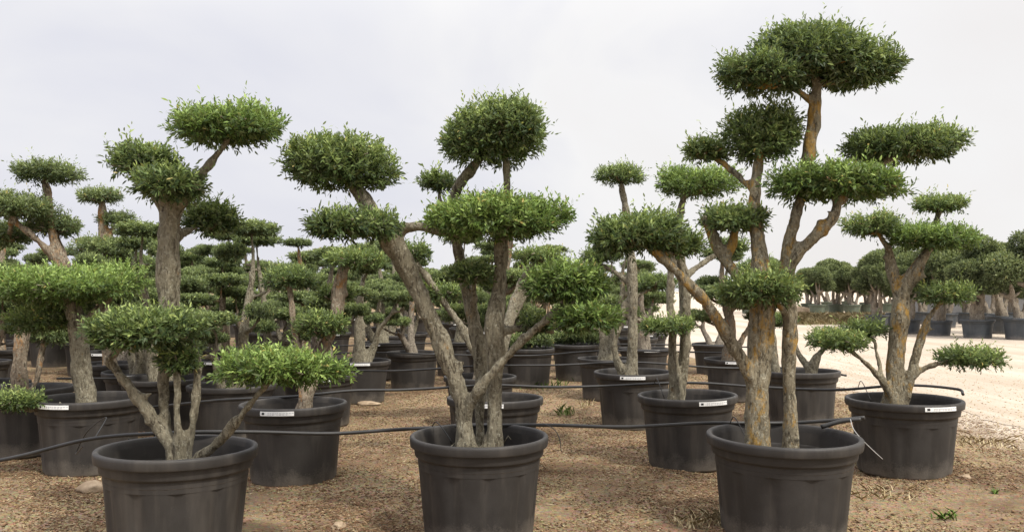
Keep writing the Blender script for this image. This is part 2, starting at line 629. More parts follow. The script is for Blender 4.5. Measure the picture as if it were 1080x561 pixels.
def hero(key, label, px, Y, D, limbs, pads, bark='bark', leaf='leaf', tagrot=None, group=None, dens=1080, voxel=.016, name='potted_olive_tree', leafsz=.051, x0=None):
    X = (px - 540) / F * Y
    t = thing(name, label, 'potted olive', (X, Y, 0), 0, group)
    add_pot(t, D, 'pot', tagrot)
    o = Vector((X, Y, 0))
    g = np.random.default_rng(abs(hash(key)) % 1 + sum(ord(q) * 31 for q in key))
    LL, ends = [], []
    for L in limbs:
        pts = []
        for (a, b, dy, w) in L:
            q = P(a, b, Y + dy) - o
            pts.append((q.x, q.y, q.z, w * .44 * (Y + dy) / F))
        # small bends so that limbs are not drawn with a ruler
        for i in range(1, len(pts) - 1):
            x, y, z, r = pts[i]
            pts[i] = (x, y + g.normal(0, .012), z, r * g.uniform(.94, 1.08))
        if pts[0][2] < .75:
            x, y, z, r = pts[0]
            pts.insert(0, (x, y, .42, r * 1.05))
        LL.append(pts)
        ends.append(np.array(pts[-1][:3]))
        ends.append(np.array(pts[-2][:3]))
    for L in list(LL)[:4]:
        for _ in range(2):
            i = int(g.integers(2, max(3, len(L) - 1)))
            x, y, z, r = L[min(i, len(L) - 1)]
            an = g.uniform(3.3, 6.1)
            d = np.array([math.cos(an), math.sin(an), g.uniform(.0, .5)])
            q0 = np.array([x, y, z]) + np.array([0, 0, g.uniform(-.1, .1)])
            LL.append([(*q0, r * .45), (*(q0 + d * r * .9), r * .38), (*(q0 + d * (r + g.uniform(.005, .022))), r * .3)])
    tw = []
    PM = []
    for i, pd in enumerate(pads):
        (a, b, dy, hw, hh) = pd[:5]
        c = P(a, b, Y + dy) - o
        k = (Y + dy) / F
        c = np.array(c)
        A, Cc = hw * k * .97, hh * k * .92
        Bd = A * g.uniform(.8, .95)
        j = min(range(len(ends)), key=lambda q: np.linalg.norm((ends[q] - c) * np.array([1, .8, 1.2])))
        e = ends[j]
        dist = np.linalg.norm(e - c)
        if dist > .06:                      # carry the limb on into its pad
            m_ = (e + c) / 2 + np.array([0, 0, -.02])
            ww = .020 + .02 * min(1, A / .4)
            LL.append([(*e, ww), (*m_, ww * .85), (*(c + np.array([0, 0, -.2 * Cc])), ww * .6)])
        tw += pad_twigs(g, c + np.array([0, 0, -.35 * Cc]), c, A, Cc, 14)
        mt = pd[5] if len(pd) > 5 else leaf
        PM.append((c, A, Bd, Cc, mt, i))
    wm = wood_mesh('trunk', LL, tw, voxel, 1.0, len(HERO) + 1)
    wm.materials.append(M[bark])
    link('trunk', wm, t)
    for (c, A, Bd, Cc, mt, i) in PM:
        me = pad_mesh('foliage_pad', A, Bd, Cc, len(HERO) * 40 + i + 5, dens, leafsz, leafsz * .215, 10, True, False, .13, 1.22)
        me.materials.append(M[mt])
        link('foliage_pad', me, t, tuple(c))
    HERO[key] = t
    return t


hero('A', 'nearest potted olive at left, thick trunk rising to one tilted high pad', 186, 5.3, 1.0,
     [[(184, 486, 0, 19), (180, 470, 0, 16), (152, 430, -.05, 15), (126, 396, -.1, 14), (112, 380, -.1, 12)],
      [(182, 488, .05, 15), (175, 440, .05, 11), (173, 400, .05, 12), (177, 352, .08, 22), (178, 320, .1, 28), (178, 270, .1, 27), (180, 235, .1, 26), (188, 214, .08, 20), (208, 190, .03, 14), (226, 169, 0, 12), (238, 152, 0, 10)],
      [(189, 488, -.03, 13), (188, 440, -.03, 10), (187, 400, -.02, 10), (182, 355, .04, 15)],
      [(198, 488, 0, 14), (203, 440, 0, 10), (208, 400, .02, 10), (206, 370, .05, 10), (190, 345, .08, 12)],
      [(200, 490, -.05, 14), (229, 468, -.15, 13), (250, 443, -.2, 12), (273, 414, -.2, 10), (285, 400, -.2, 8)],
      [(178, 236, .1, 20), (165, 212, .1, 12), (152, 190, .15, 9)],
      [(186, 250, .12, 14), (205, 240, .3, 9), (218, 236, .4, 7)]],
     [(240, 137, 0, 67, 25, 'leaf_fresh'), (152, 174, .15, 42, 25), (180, 198, -.1, 44, 24), (223, 234, .45, 37, 21),
      (155, 350, -.1, 63, 24), (189, 380, 0, 25, 22), (128, 360, -.2, 32, 14), (292, 391, -.2, 73, 24, 'leaf_fresh')])

hero('B', 'nearest potted olive at centre, thick trunk leaning left to a big pad', 505, 5.76, .96,
     [[(492, 482, 0, 34), (490, 455, 0, 24), (489, 430, 0, 22), (478, 395, -.02, 23), (456, 342, -.05, 25), (432, 290, -.08, 25), (412, 254, -.1, 29), (394, 226, -.1, 22), (378, 202, -.1, 19), (362, 182, -.1, 12)],
      [(416, 250, -.1, 22), (424, 241, -.1, 18), (444, 239, -.12, 13), (462, 245, -.1, 12), (476, 246, -.05, 9)],
      [(518, 482, .05, 32), (522, 450, .05, 22), (522, 400, .05, 20), (522, 345, .05, 25), (526, 300, .05, 19), (528, 262, .05, 20), (530, 225, .08, 14), (534, 205, .1, 9), (535, 180, .1, 8), (532, 160, .1, 6)],
      [(507, 482, .2, 20), (506, 430, .22, 14), (505, 365, .25, 17), (492, 305, .3, 16), (482, 262, .3, 15), (476, 215, .25, 13), (493, 184, .15, 14), (512, 162, .05, 11)],
      [(490, 440, -.02, 18), (503, 414, -.08, 15), (525, 386, -.15, 13), (550, 360, -.2, 13), (575, 338, -.22, 11), (596, 322, -.22, 8)],
      [(526, 350, .05, 14), (556, 345, .1, 10), (585, 350, .1, 7)],
      [(470, 235, .3, 9), (464, 210, .45, 8), (463, 196, .5, 6)],
      [(499, 330, .25, 9), (500, 305, .1, 8), (500, 294, .05, 6)],
      [(404, 248, -.1, 14), (385, 245, -.05, 9), (372, 242, 0, 7)]],
     [(355, 177, -.1, 64, 44), (372, 240, -.34, 57, 20), (525, 236, 0, 87, 33, 'leaf_fresh'), (521, 146, .05, 61, 47), (540, 132, -.1, 36, 30),
      (594, 303, -.2, 50, 29, 'leaf_fresh'), (618, 338, -.28, 42, 20, 'leaf_fresh'), (498, 291, .05, 26, 14), (463, 194, .5, 23, 11), (566, 345, .1, 22, 12)])

hero('C', 'nearest potted olive at right, tallest tree with orange lichen on two trunks', 825, 5.76, 1.06,
     [[(798, 490, 0, 44), (798, 455, 0, 31), (800, 400, 0, 29), (803, 345, 0, 31), (803, 295, 0, 27), (799, 255, .03, 20), (795, 215, .05, 17), (798, 180, .08, 15), (803, 150, .1, 10)],
      [(794, 405, 0, 20), (781, 378, -.05, 17), (762, 345, -.1, 15), (741, 315, -.15, 15), (716, 289, -.2, 15), (692, 268, -.2, 12), (676, 256, -.2, 9)],
      [(834, 490, -.02, 26), (834, 455, -.02, 19), (832, 400, 0, 18), (834, 350, 0, 19), (830, 300, 0, 18), (830, 265, 0, 18), (838, 228, 0, 16), (848, 195, .02, 16), (853, 155, .03, 17), (860, 112, .03, 17), (861, 88, .03, 12)],
      [(826, 296, .02, 20), (838, 272, -.03, 17), (860, 248, -.1, 17), (877, 230, -.12, 15), (883, 212, -.12, 11)],
      [(886, 212, -.05, 9), (908, 192, .1, 8), (935, 168, .2, 7)],
      [(790, 305, 0, 17), (775, 288, .05, 17), (760, 268, .1, 17), (750, 245, .12, 15), (742, 226, .12, 11)],
      [(765, 275, .08, 13), (773, 255, .1, 10), (776, 240, .1, 8)],
      [(797, 205, .06, 11), (772, 180, .2, 8), (752, 166, .3, 6)],
      [(858, 108, .03, 10), (838, 95, 0, 8), (815, 84, 0, 6)],
      [(830, 335, 0, 8), (818, 318, -.1, 7), (805, 312, -.15, 6)]],
     [(856, 64, 0, 70, 44), (804, 84, -.1, 52, 27), (905, 78, .12, 50, 27), (804, 146, .12, 45, 44), (746, 162, .3, 27, 14), (884, 197, -.08, 76, 24, 'leaf_fresh'), (953, 157, .2, 67, 24),
      (672, 251, -.2, 60, 27), (776, 234, .1, 40, 17), (803, 309, -.12, 50, 23), (716, 262, -.05, 30, 18)],
     'bark_orange')

hero('D', 'potted olive behind the left side of the right front pot, with twin stems', 726, 8.0, .96,
     [[(711, 428, 0, 18), (710, 405, 0, 13), (709, 350, 0, 12), (707, 300, 0, 11), (712, 250, 0, 13), (717, 225, 0, 10), (722, 205, 0, 8)],
      [(716, 425, .08, 15), (722, 370, .08, 14), (723, 325, .08, 14), (720, 290, .08, 13), (716, 255, .05, 10)],
      [(719, 420, -.08, 9), (714, 385, -.1, 8), (709, 350, -.1, 6)],
      [(722, 292, .1, 9), (745, 275, .3, 8), (768, 262, .4, 6)]],
     [(735, 198, 0, 49, 22, 'leaf_fresh'), (704, 345, -.1, 36, 9), (770, 262, .4, 22, 10)], 'bark', tagrot=.33, dens=700, voxel=.02)

hero('E', 'potted olive at right beside the gravel track, low branches spreading both ways', 953, 7.7, 1.03,
     [[(942, 436, 0, 32), (942, 412, 0, 23), (946, 370, 0, 22), (949, 335, 0, 23), (953, 308, 0, 19), (966, 285, -.03, 17), (977, 265, -.05, 12)],
      [(950, 316, 0, 16), (941, 285, .05, 14), (936, 262, .05, 12), (926, 246, .05, 8)],
      [(972, 278, 0, 11), (984, 248, .15, 10), (990, 226, .2, 7)],
      [(952, 430, -.03, 14), (957, 408, -.03, 11), (967, 372, -.05, 10), (980, 338, -.08, 9), (992, 318, -.1, 6)],
      [(940, 420, -.05, 12), (925, 395, -.1, 9), (905, 376, -.15, 7), (886, 364, -.15, 5)],
      [(958, 400, -.05, 9), (980, 386, -.1, 7), (1005, 381, -.15, 5)],
      [(930, 400, -.1, 7), (925, 375, 0, 6), (922, 358, .05, 4)]],
     [(985, 253, -.05, 54, 20, 'leaf_fresh'), (921, 241, .05, 35, 16), (991, 217, .2, 34, 10), (999, 312, -.1, 33, 15), (884, 362, -.15, 36, 13), (912, 350, .1, 28, 11), (1024, 379, -.15, 41, 13)],
     'bark_orange', tagrot=.22, dens=700, voxel=.018)

hero('L', 'potted olive at far left with pale thick trunk under one broad low pad', 95, 7.8, 1.0,
     [[(92, 455, 0, 34), (92, 436, 0, 28), (87, 390, 0, 25), (82, 350, 0, 24), (74, 318, 0, 20)],
      [(82, 350, 0, 18), (105, 325, 0, 12), (120, 312, 0, 8)],
      [(80, 440, -.1, 10), (66, 428, -.2, 8), (48, 432, -.3, 8), (32, 430, -.35, 6)]],
     [(64, 306, -.1, 80, 28, 'leaf_fresh'), (110, 302, .1, 46, 24, 'leaf_fresh'), (52, 338, .1, 46, 22), (14, 425, -.4, 34, 13)], 'bark', tagrot=-.2, dens=720, voxel=.02)

hero('Fx', 'potted olive behind the bright low branch of the left front tree', 310, 7.4, .95,
     [[(318, 440, 0, 26), (328, 412, 0, 14), (340, 375, .1, 15), (352, 338, .2, 18), (358, 305, .25, 18), (364, 280, .25, 12)],
      [(322, 440, -.05, 16), (320, 410, -.05, 11), (318, 380, 0, 11), (311, 345, .1, 10), (308, 318, .15, 9), (305, 300, .15, 7)],
      [(346, 360, .15, 8), (338, 350, .1, 7)]],
     [(376, 276, .25, 37, 14), (338, 345, .05, 35, 18), (305, 296, .2, 37, 17), (354, 312, .4, 24, 10)], 'bark_mid', tagrot=-.05, dens=620, voxel=.02)

hero('G', 'potted olive half hidden directly behind the centre front tree', 522, 7.8, .92,
     [[(520, 430, 0, 26), (522, 400, 0, 16), (535, 350, .1, 14), (545, 310, .2, 12), (556, 288, .25, 9), (568, 277, .25, 7)],
      [(512, 425, .1, 14), (500, 370, .15, 12), (470, 320, .2, 10), (445, 285, .2, 8), (436, 272, .2, 6)],
      [(540, 335, .15, 10), (560, 305, .3, 8), (585, 295, .4, 6)]],
     [(570, 272, .25, 29, 10), (434, 268, .2, 28, 11), (594, 290, .45, 34, 12), (470, 310, .3, 26, 11)], 'bark', tagrot=-.12, dens=600, voxel=.02)

hero('Hh', 'potted olive with a lone small high pad left of the right front tree', 668, 10.3, .98,
     [[(666, 402, 0, 22), (666, 385, 0, 14), (667, 345, 0, 13), (667, 300, 0, 12), (665, 262, 0, 11), (661, 230, 0, 9), (657, 205, 0, 8), (655, 192, 0, 6)],
      [(660, 402, .05, 14), (648, 370, .05, 8), (652, 345, .05, 9), (660, 318, .02, 9)],
      [(667, 300, 0, 8), (645, 285, .1, 7), (630, 278, .15, 5)]],
     [(655, 187, 0, 30, 15), (634, 272, .15, 26, 13), (690, 300, .2, 30, 12), (655, 330, .2, 22, 8)], 'bark', tagrot=-.15, dens=560, voxel=.022)

hero('M1', 'left edge potted olive with small high pad on an orange stem', 25, 8.6, 1.0,
     [[(24, 425, 0, 30), (22, 405, 0, 19), (24, 350, 0, 18), (40, 320, 0, 18), (66, 285, 0, 18), (58, 255, 0, 12), (53, 225, 0, 9), (50, 200, 0, 9), (48, 188, 0, 6)],
      [(66, 285, 0, 16), (50, 265, -.1, 10), (30, 245, -.2, 8), (12, 232, -.2, 6)],
      [(70, 285, .05, 14), (62, 262, .1, 12), (60, 245, .1, 8)],
      [(28, 420, .1, 10), (40, 400, .15, 8), (44, 370, .2, 8), (50, 345, .2, 7)]],
     [(48, 184, 0, 39, 15), (18, 220, -.2, 42, 19), (58, 241, .1, 32, 17), (10, 248, .2, 30, 18), (58, 355, .3, 30, 12)], 'bark_mid', tagrot=-.3, dens=640, voxel=.02, leaf='leaf_grey')

hero('M2', 'potted olive with two stacked small pads left of the tall left trunk', 118, 11.5, 1.0,
     [[(116, 395, 0, 24), (114, 375, 0, 16), (110, 330, 0, 15), (106, 285, 0, 13), (107, 245, 0, 11), (108, 220, 0, 10), (107, 210, 0, 7)],
      [(107, 262, 0, 8), (116, 247, .05, 7), (122, 237, .1, 5)],
      [(110, 320, 0, 9), (130, 295, .1, 7), (145, 285, .2, 5)]],
     [(105, 208, 0, 29, 11), (122, 232, .1, 21, 9), (112, 264, -.1, 40, 17), (150, 280, .2, 26, 10)], 'bark_mid', dens=560, voxel=.022, leaf='leaf_grey')

hero('I', 'low potted olive behind the right front pot, next to the gravel track', 845, 10.4, .96,
     [[(858, 402, 0, 16), (856, 392, 0, 14), (862, 376, -.05, 10), (872, 364, -.1, 7)],
      [(818, 402, .1, 18), (816, 385, .1, 13), (812, 340, .1, 12), (806, 305, .1, 9), (800, 290, .1, 6)],
      [(856, 396, 0, 10), (842, 372, .1, 7), (835, 350, .15, 5)]],
     [(876, 356, -.1, 24, 11), (800, 285, .1, 30, 14), (826, 340, .2, 18, 9), (778, 318, .2, 24, 10)], 'bark', dens=600, voxel=.022)

# ------------------------------------------------------------------ the trees of the packed rows
PADV = []
for i in range(6):
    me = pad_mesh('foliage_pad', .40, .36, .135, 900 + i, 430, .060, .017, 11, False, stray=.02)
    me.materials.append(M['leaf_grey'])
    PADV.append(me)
PADF = []
for i in range(5):
    me = pad_mesh('foliage_pad', .40, .37, .145, 950 + i, 300, .075, .024, 9, False, stray=.015)
    me.materials.append(M['leaf_far'])
    PADF.append(me)


def grow(seed, bark, pads, hmax=2.5):
    """one cloud-pruned olive: returns trunk mesh and pad list (mesh, loc, scale, rz)"""
    g = np.random.default_rng(seed)
    limbs, tw, pl = [], [], []
    ns = int(g.integers(2, 4))
    a0 = g.uniform(0, 6.28)
    for s in range(ns):
        az = a0 + s * 6.28 / ns + g.normal(0, .3)
        lean = g.uniform(.08, .30)
        top = hmax * (1.0 if s == 0 else g.uniform(.55, .88))
        r0 = g.uniform(.075, .115) * (1 if s == 0 else .8)
        pts = [(math.cos(az) * .05, math.sin(az) * .05, .44, r0 * 1.45)]
        n = 5
        x, y = pts[0][0], pts[0][1]
        for k in range(1, n + 1):
            z = .44 + (top - .44) * k / n
            x += math.cos(az) * lean * (top - .5) / n * g.uniform(.3, 1.6) + g.normal(0, .045)
            y += math.sin(az) * lean * (top - .5) / n * g.uniform(.3, 1.6) + g.normal(0, .045)
            pts.append((x, y, z, r0 * (1.05 - .75 * k / n)))
        limbs.append(pts)
        e = np.array(pts[-1][:3])
        w = g.uniform(.68, 1.05)
        pl.append((e + np.array([0, 0, .03]), (w, w * g.uniform(.85, 1.1), g.uniform(.65, .95)), g.uniform(0, 6.28)))
        # side branches with their own pads
        for q in range(int(g.integers(2, 4))):
            i = int(g.integers(2, n))
            b = np.array(pts[i][:3])
            an = az + g.uniform(-1.9, 1.9)
            ln = g.uniform(.28, .6)
            e = b + np.array([math.cos(an) * ln, math.sin(an) * ln, g.uniform(.06, .3)])
            m_ = b * .45 + e * .55 + np.array([0, 0, -.05])
            rr = pts[i][3] * .6
            limbs.append([(*b, rr), (*m_, rr * .75), (*e, rr * .5)])
            w = g.uniform(.45, .85)
            pl.append((e + np.array([0, 0, .02]), (w, w * g.uniform(.85, 1.1), g.uniform(.6, 1.05)), g.uniform(0, 6.28)))
    for (c, sc, rz) in pl:
        tw += pad_twigs(g, c + np.array([0, 0, -.05]), c, .38 * sc[0], .1, 4)
    me = wood_mesh('trunk', limbs, tw, .028, 1.0, seed)
    me.materials.append(M[bark])
    return me, [(pads[int(g.integers(0, len(pads)))], tuple(c), sc, rz) for (c, sc, rz) in pl]


MIDV = [grow(100 + i, ['bark_mid', 'bark', 'bark_far'][i % 3], PADV, [2.3, 2.45, 2.2, 2.55, 2.35, 2.4, 2.15, 2.5][i]) for i in range(8)]
FARV = [grow(200 + i, ['bark_far', 'bark_mid'][i % 2], PADF, [2.35, 2.5, 2.25, 2.45, 2.6, 2.3][i]) for i in range(6)]


def make_tree(name, v, potkind, D, tagrot, h=1.0):
    t = thing(name, '', 'potted olive')
    add_pot(t, D, potkind, tagrot, h)
    link('trunk', v[0], t)
    for (me, c, sc, rz) in v[1]:
        p = link('foliage_pad', me, t, c)
        p.scale = sc
        p.rotation_euler = (0, 0, rz)
    return t


def copy_tree(o, parent=None):
    c = o.copy()
    C.objects.link(c)
    if parent is not None:
        c.parent = parent
    for ch in list(o.children):
        copy_tree(ch, c)
    return c


used = {}


def place(proto, x, y, rz, s, label, group):
    k = proto.name
    o = proto if k not in used else copy_tree(proto)
    used[k] = 1
    o.location = (x, y, 0)
    o.rotation_euler = (0, 0, rz)
    o.scale = (s, s, s)
    tag(o, label, 'potted olive', group)
    for ch in o.children:          # tags keep facing the path
        if ch.name.startswith('pot'):
            for q in ch.children:
                if q.name.startswith('label_tag'):
                    q.rotation_euler.z = -rz - ch.rotation_euler.z + random.uniform(-.35, .35)
    return o


MIDP = [make_tree('potted_olive_tree', v, 'pot_lo', random.uniform(.94, 1.05), 0 if i % 2 == 0 else None) for i, v in enumerate(MIDV)]
FARP = [make_tree('potted_olive_tree', v, 'pot_lo', random.uniform(.94, 1.05), 0 if i % 3 == 0 else None) for i, v in enumerate(FARV)]

# third and fourth rows, one by one
spots = [(-5.9, 9.6, 'third-row olive at the left edge behind the low broad pad'),
         (-4.1, 10.0, 'third-row olive behind the pot of the left front tree'),
         (-2.35, 10.4, 'third-row olive just left of the bare path, right behind a tagged pot'),
         (-.38, 10.2, 'third-row olive screened by the centre front trunks'),
         (-2.25, 12.6, 'fourth-row olive in the pot left of the brown path'),
         (-1.65, 14.2, 'fourth-row olive in the pot beside the brown path left of centre'),
         (-4.2, 12.7, 'fourth-row olive behind the thick left trunk'),
         (1.42, 12.9, 'fourth-row olive right of the centre gap with a low pot'),
         (3.3, 12.8, 'fourth-row olive seen between the two right front trees'),
         (-3.25, 11.6, 'third-row olive seen over the bright low branch at left'),
         (-5.6, 12.2, 'fourth-row olive left of the thick high trunk'),
         (-3.5, 14.4, 'fifth-row olive over the bright low branch at left'),
         (-4.75, 10.9, 'third-row olive left of the thick high trunk of the left front tree'),
         (3.95, 16.6, 'fifth-row olive near the track, seen beside the lichen limb'),
         (1.25, 17.2, 'sixth-row olive right of the lane behind the twin-stemmed tree'),
         (-.35, 14.6, 'fourth-row olive seen through the fork of the centre tree'),
         (2.75, 18.6, 'sixth-row olive between the lone high pad and the lichen limb'),
         (-3.05, 9.3, 'third-row olive between the two tagged pots at left'),
         (2.35, 15.2, 'fifth-row olive between the twin-stemmed tree and the lichen limb')]
for i, (x, y, lb) in enumerate(spots):
    place(MIDP[i % 8], x, y, (i * 1.37 + .3), .93, lb, 'olives in the rows behind the front trees')

# the rest of the field
row = 0
y = 12.2
k = 0
while y < 47:
    x = (4.6 if y < 17 else 3.1) - (row % 2) * .5
    while x > -.66 * y - .5:
        keep = True
        if abs(x - .55) < .75 and y < 24:      # open lane seen right of the centre tree
            keep = False
        if any(math.hypot(x - q[0], y - q[1]) < 1.2 for q in spots) or (y < 16 and x > -2.6):
            keep = False
        if keep:
            jx, jy = random.uniform(-.25, .25), random.uniform(-.3, .3)
            pr = MIDP[k * 5 % 8] if y < 21 else FARP[k * 5 % 6]
            ax = 540 + F * x / y
            where = 'left' if ax < 395 else ('mid' if ax < 640 else 'right')
            lb = {'left': 'small cloud-pruned olive in the crowded distant rows left of the centre tree',
                  'mid': 'small cloud-pruned olive in the distant rows behind the centre tree',
                  'right': 'small cloud-pruned olive in the distant rows behind the right front tree'}[where]
            gp = {'left': 'distant olive rows at left', 'mid': 'distant olive rows at centre', 'right': 'distant olive rows at right'}[where]
            place(pr, x + jx, y + jy, random.uniform(0, 6.28), random.uniform(.9, 1.08), lb, gp)
        k += 1
        x -= 1.8 + (.0 if y < 24 else .35)
    y += 2.0 if y < 24 else 3.0
    row += 1

# low clipped olives in pots beside the lane
low = None
for (px, py, Y, lb) in [(556, 374, 14.6, 'low clipped olive bush filling its pot left of the open lane'),
                        (607, 366, 15.6, 'low clipped olive hedge mound in the lane right of centre'),
                        (628, 366, 17.0, 'low clipped olive mound half behind a tagged pot')]:
    X = (px - 540) / F * Y
    t = thing('potted_olive_bush', lb, 'potted bush', (X, Y, 0), 0, 'low clipped bushes along the lane')
    add_pot(t, .95, 'pot_lo')
    me = PADV[(px // 7) % 6]
    for (dx, dz, sc) in ((-.18, .74, .85), (.2, .76, .8), (0, .80, .8)):
        p = link('foliage_pad', me, t, (dx, random.uniform(-.1, .1), dz))
        p.scale = (sc, sc, 1.0)
        p.rotation_euler = (0, 0, random.uniform(0, 6))

# ------------------------------------------------------------------ the yard across the track: ball-pruned olives
BALL = []  # round heads
for i in range(4):
    me = pad_mesh('foliage_ball', .55, .52, .46, 980 + i, 230, .085, .03, 9, False, ball=True, stray=.0, lobes=False)
    me.materials.append(M['leaf_far'])
    BALL.append(me)


def grow_ball(seed, hmax, n):
    g = np.random.default_rng(seed)
    limbs, pl = [], []
    for s in range(n):
        az = s * 6.28 / n + g.uniform(-.3, .3)
        top = hmax * g.uniform(.72, 1.0) if s else hmax
        r0 = .115
        pts = [(math.cos(az) * .1, math.sin(az) * .1, .45, .17)]
        x, yy = pts[0][:2]
        sp = g.uniform(.25, .75) if s else .12
        for k in range(1, 5):
            z = .5 + (top - .9) * k / 4
            x += math.cos(az) * sp / 4 + g.normal(0, .07)
            yy += math.sin(az) * sp / 4 + g.normal(0, .07)
            pts.append((x, yy, z, r0 * (1.1 - .17 * k)))
        limbs.append(pts)
        w = g.uniform(.85, 1.25)
        pl.append(((x, yy, top - .25), (w, w, w * g.uniform(.85, 1.1)), g.uniform(0, 6)))
        for _q in range(2):
            an = az + g.uniform(-1.6, 1.6)
            b = np.array(pts[2][:3])
            e = b + np.array([math.cos(an) * .55, math.sin(an) * .55, .35])
            limbs.append([(*b, .09), (*((b + e) / 2 - np.array([0, 0, .05])), .07), (*e, .04)])
            w = g.uniform(.7, 1.05)
            pl.append((tuple(e + np.array([0, 0, .1 + .5 * _q])), (w, w, w * .9), g.uniform(0, 6)))
    me = wood_mesh('trunk', limbs, [], .045, 2.2, seed)
    me.materials.append(M['bark_far'])
    return me, [(BALL[int(g.integers(0, 4))], c, sc, rz) for (c, sc, rz) in pl]


BV = [grow_ball(300 + i, [3.4, 3.1, 3.6, 3.2][i], [4, 3, 4, 5][i]) for i in range(4)]
SLP = [make_tree('topiary_olive_tree', BV[i], 'pot_slate', 1.18, None, 1.0) for i in range(3)]
GRP = [make_tree('topiary_olive_tree', BV[(i + 1) % 4], 'pot_green', 1.2, None, 1.15) for i in range(3)]
ylab = [(1031, 29.5, 'ball-pruned olive in the foremost slate pot across the track'),
        (1078, 28.5, 'ball-pruned olive in slate pot cut by the right edge of the frame'),
        (990, 31.0, 'ball-pruned olive in slate pot seen past the low right pad'),
        (958, 32.5, 'ball-pruned olive in slate pot behind the trunk beside the track'),
        (1058, 32.5, 'ball-pruned olive in slate pot behind the foremost one at right'),
        (925, 37.0, 'ball-pruned olive with dense round head left of the track-side trunk')]
for i, (px, Y, lb) in enumerate(ylab):
    o = place(SLP[i % 3], (px - 540) / F * Y, Y, i * 1.3, [.98, 1.1, .85, .85, 1.05, .9][i], lb, 'topiary olives in slate pots across the track')
gl = [(862, 'ball-pruned olive in pale green pot, leftmost across the track'), (882, 'ball-pruned olive in pale green pot, second from left across the track'),
      (899, 'ball-pruned olive in pale green pot, third from left across the track'), (915, 'ball-pruned olive in pale green pot at the right end of its row')]
for i, (px, lb) in enumerate(gl):
    Y = 56 + (i % 2) * 2.0
    place(GRP[i % 3], (px - 540) / F * Y, Y, i * 2.1, .98, lb, 'topiary olives in green pots across the track')
for i in range(11):
    Y = 61 + (i % 3) * 4
    px = 790 + i * 21
    place(GRP[i % 3], (px - 540) / F * Y, Y, i * 1.1, random.uniform(.9, 1.1), 'ball-pruned olive in the rearmost rows across the track', 'rear topiary olives across the track')
for i in range(7):
    Y = 38 + (i % 2) * 4
    px = 948 + i * 24
    place(SLP[i % 3], (px - 540) / F * Y, Y, i * 1.9, random.uniform(.8, 1.0), 'ball-pruned olive in the second row of slate pots across the track', 'second row of topiary olives across the track')

# grey panel wall behind them
wall = thing('panel_wall', 'long grey concrete panel wall behind the ball-pruned olives', 'wall', (24.6, 44.5, 0), R(-6))
for i in range(4):
    bm = bmesh.new()
    x0 = -3 + i * 2.05
    bmesh.ops.create_cube(bm, size=1)
    for v in bm.verts:
        v.co = Vector((v.co.x * 2.0 + x0, v.co.y * .12, v.co.z * 2.6 + 1.3))
    bmesh.ops.bevel(bm, geom=list(bm.edges), offset=.02, segments=1, affect='EDGES')
    link('panel', bm_mesh('panel', bm, [M['wall']]), wall)
for i in range(5):
    bm = bmesh.new()
    bmesh.ops.create_cube(bm, size=1)
    for v in bm.verts:
        v.co = Vector((v.co.x * .16 - 4.025 + i * 2.05, v.co.y * .2 - .02, v.co.z * 2.75 + 1.375))
    link('post', bm_mesh('post', bm, [M['wall']]), wall)


# ------------------------------------------------------------------ ground
def gh(x, y):
    w = np.clip((5.2 - x) / 1.2, 0, 1) * np.clip((22 - y) / 6, 0, 1)
    return w * (.018 * np.sin(x * 1.7 + y * .9) * np.sin(y * 1.3 - x * .4) + .010 * np.sin(x * 5.1 + 1.3) * np.sin(y * 4.3 + .4) + .006 * np.sin(x * 11 + y * 3) * np.sin(y * 9.7 - x * 2))


def grid_mesh(name, xs, ys, zf):
    X, Yg = np.meshgrid(xs, ys)
    V = np.stack([X, Yg, zf(X, Yg)], -1).reshape(-1, 3)
    nx, ny = len(xs), len(ys)
    i = np.arange(nx - 1)[None, :] + np.arange(ny - 1)[:, None] * nx
    idx = np.stack([i, i + 1, i + 1 + nx, i + nx], -1).reshape(-1)
    return np_mesh(name, V, 4, idx, smooth=True)


xs = np.concatenate([np.geomspace(-1500, -9, 24), np.arange(-8.8, 6.6, .09), np.geomspace(6.8, 1500, 24)])
ys = np.concatenate([[-60, -20, -5, 1], np.arange(3.5, 16, .09), np.geomspace(16.5, 2500, 40)])
g_ = link('ground', grid_mesh('ground', xs, ys, gh), mats=[M['ground']])
g_['kind'] = 'structure'

ty = np.concatenate([[-20, -5], np.arange(2, 24, .12), np.geomspace(24.5, 600, 60)])
edge = np.array([6.05 - 1.7 * min(1, max(0, (v - 11) / 10)) + .22 * mnoise.noise(Vector((0, v * .9, 3))) + .14 * mnoise.noise(Vector((7, v * 3.1, 1))) + .05 * mnoise.noise(Vector((9, v * 9, 1))) for v in ty])
fx = np.array([0, .02, .06, .15, .3, .5, .75, 1.0])
V = []
for j, yv in enumerate(ty):
    r_edge = 17.6 + 1.0 * mnoise.noise(Vector((3, yv * .15, 0)))
    for q in fx:
        V.append((edge[j] + (r_edge - edge[j]) * q, yv, .006))
nx, ny = len(fx), len(ty)
ii = np.arange(nx - 1)[None, :] + np.arange(ny - 1)[:, None] * nx
rd = link('gravel_track', np_mesh('gravel_track', np.array(V), 4, np.stack([ii, ii + 1, ii + 1 + nx, ii + nx], -1).reshape(-1), smooth=True), mats=[M['road']])
rd['kind'] = 'structure'


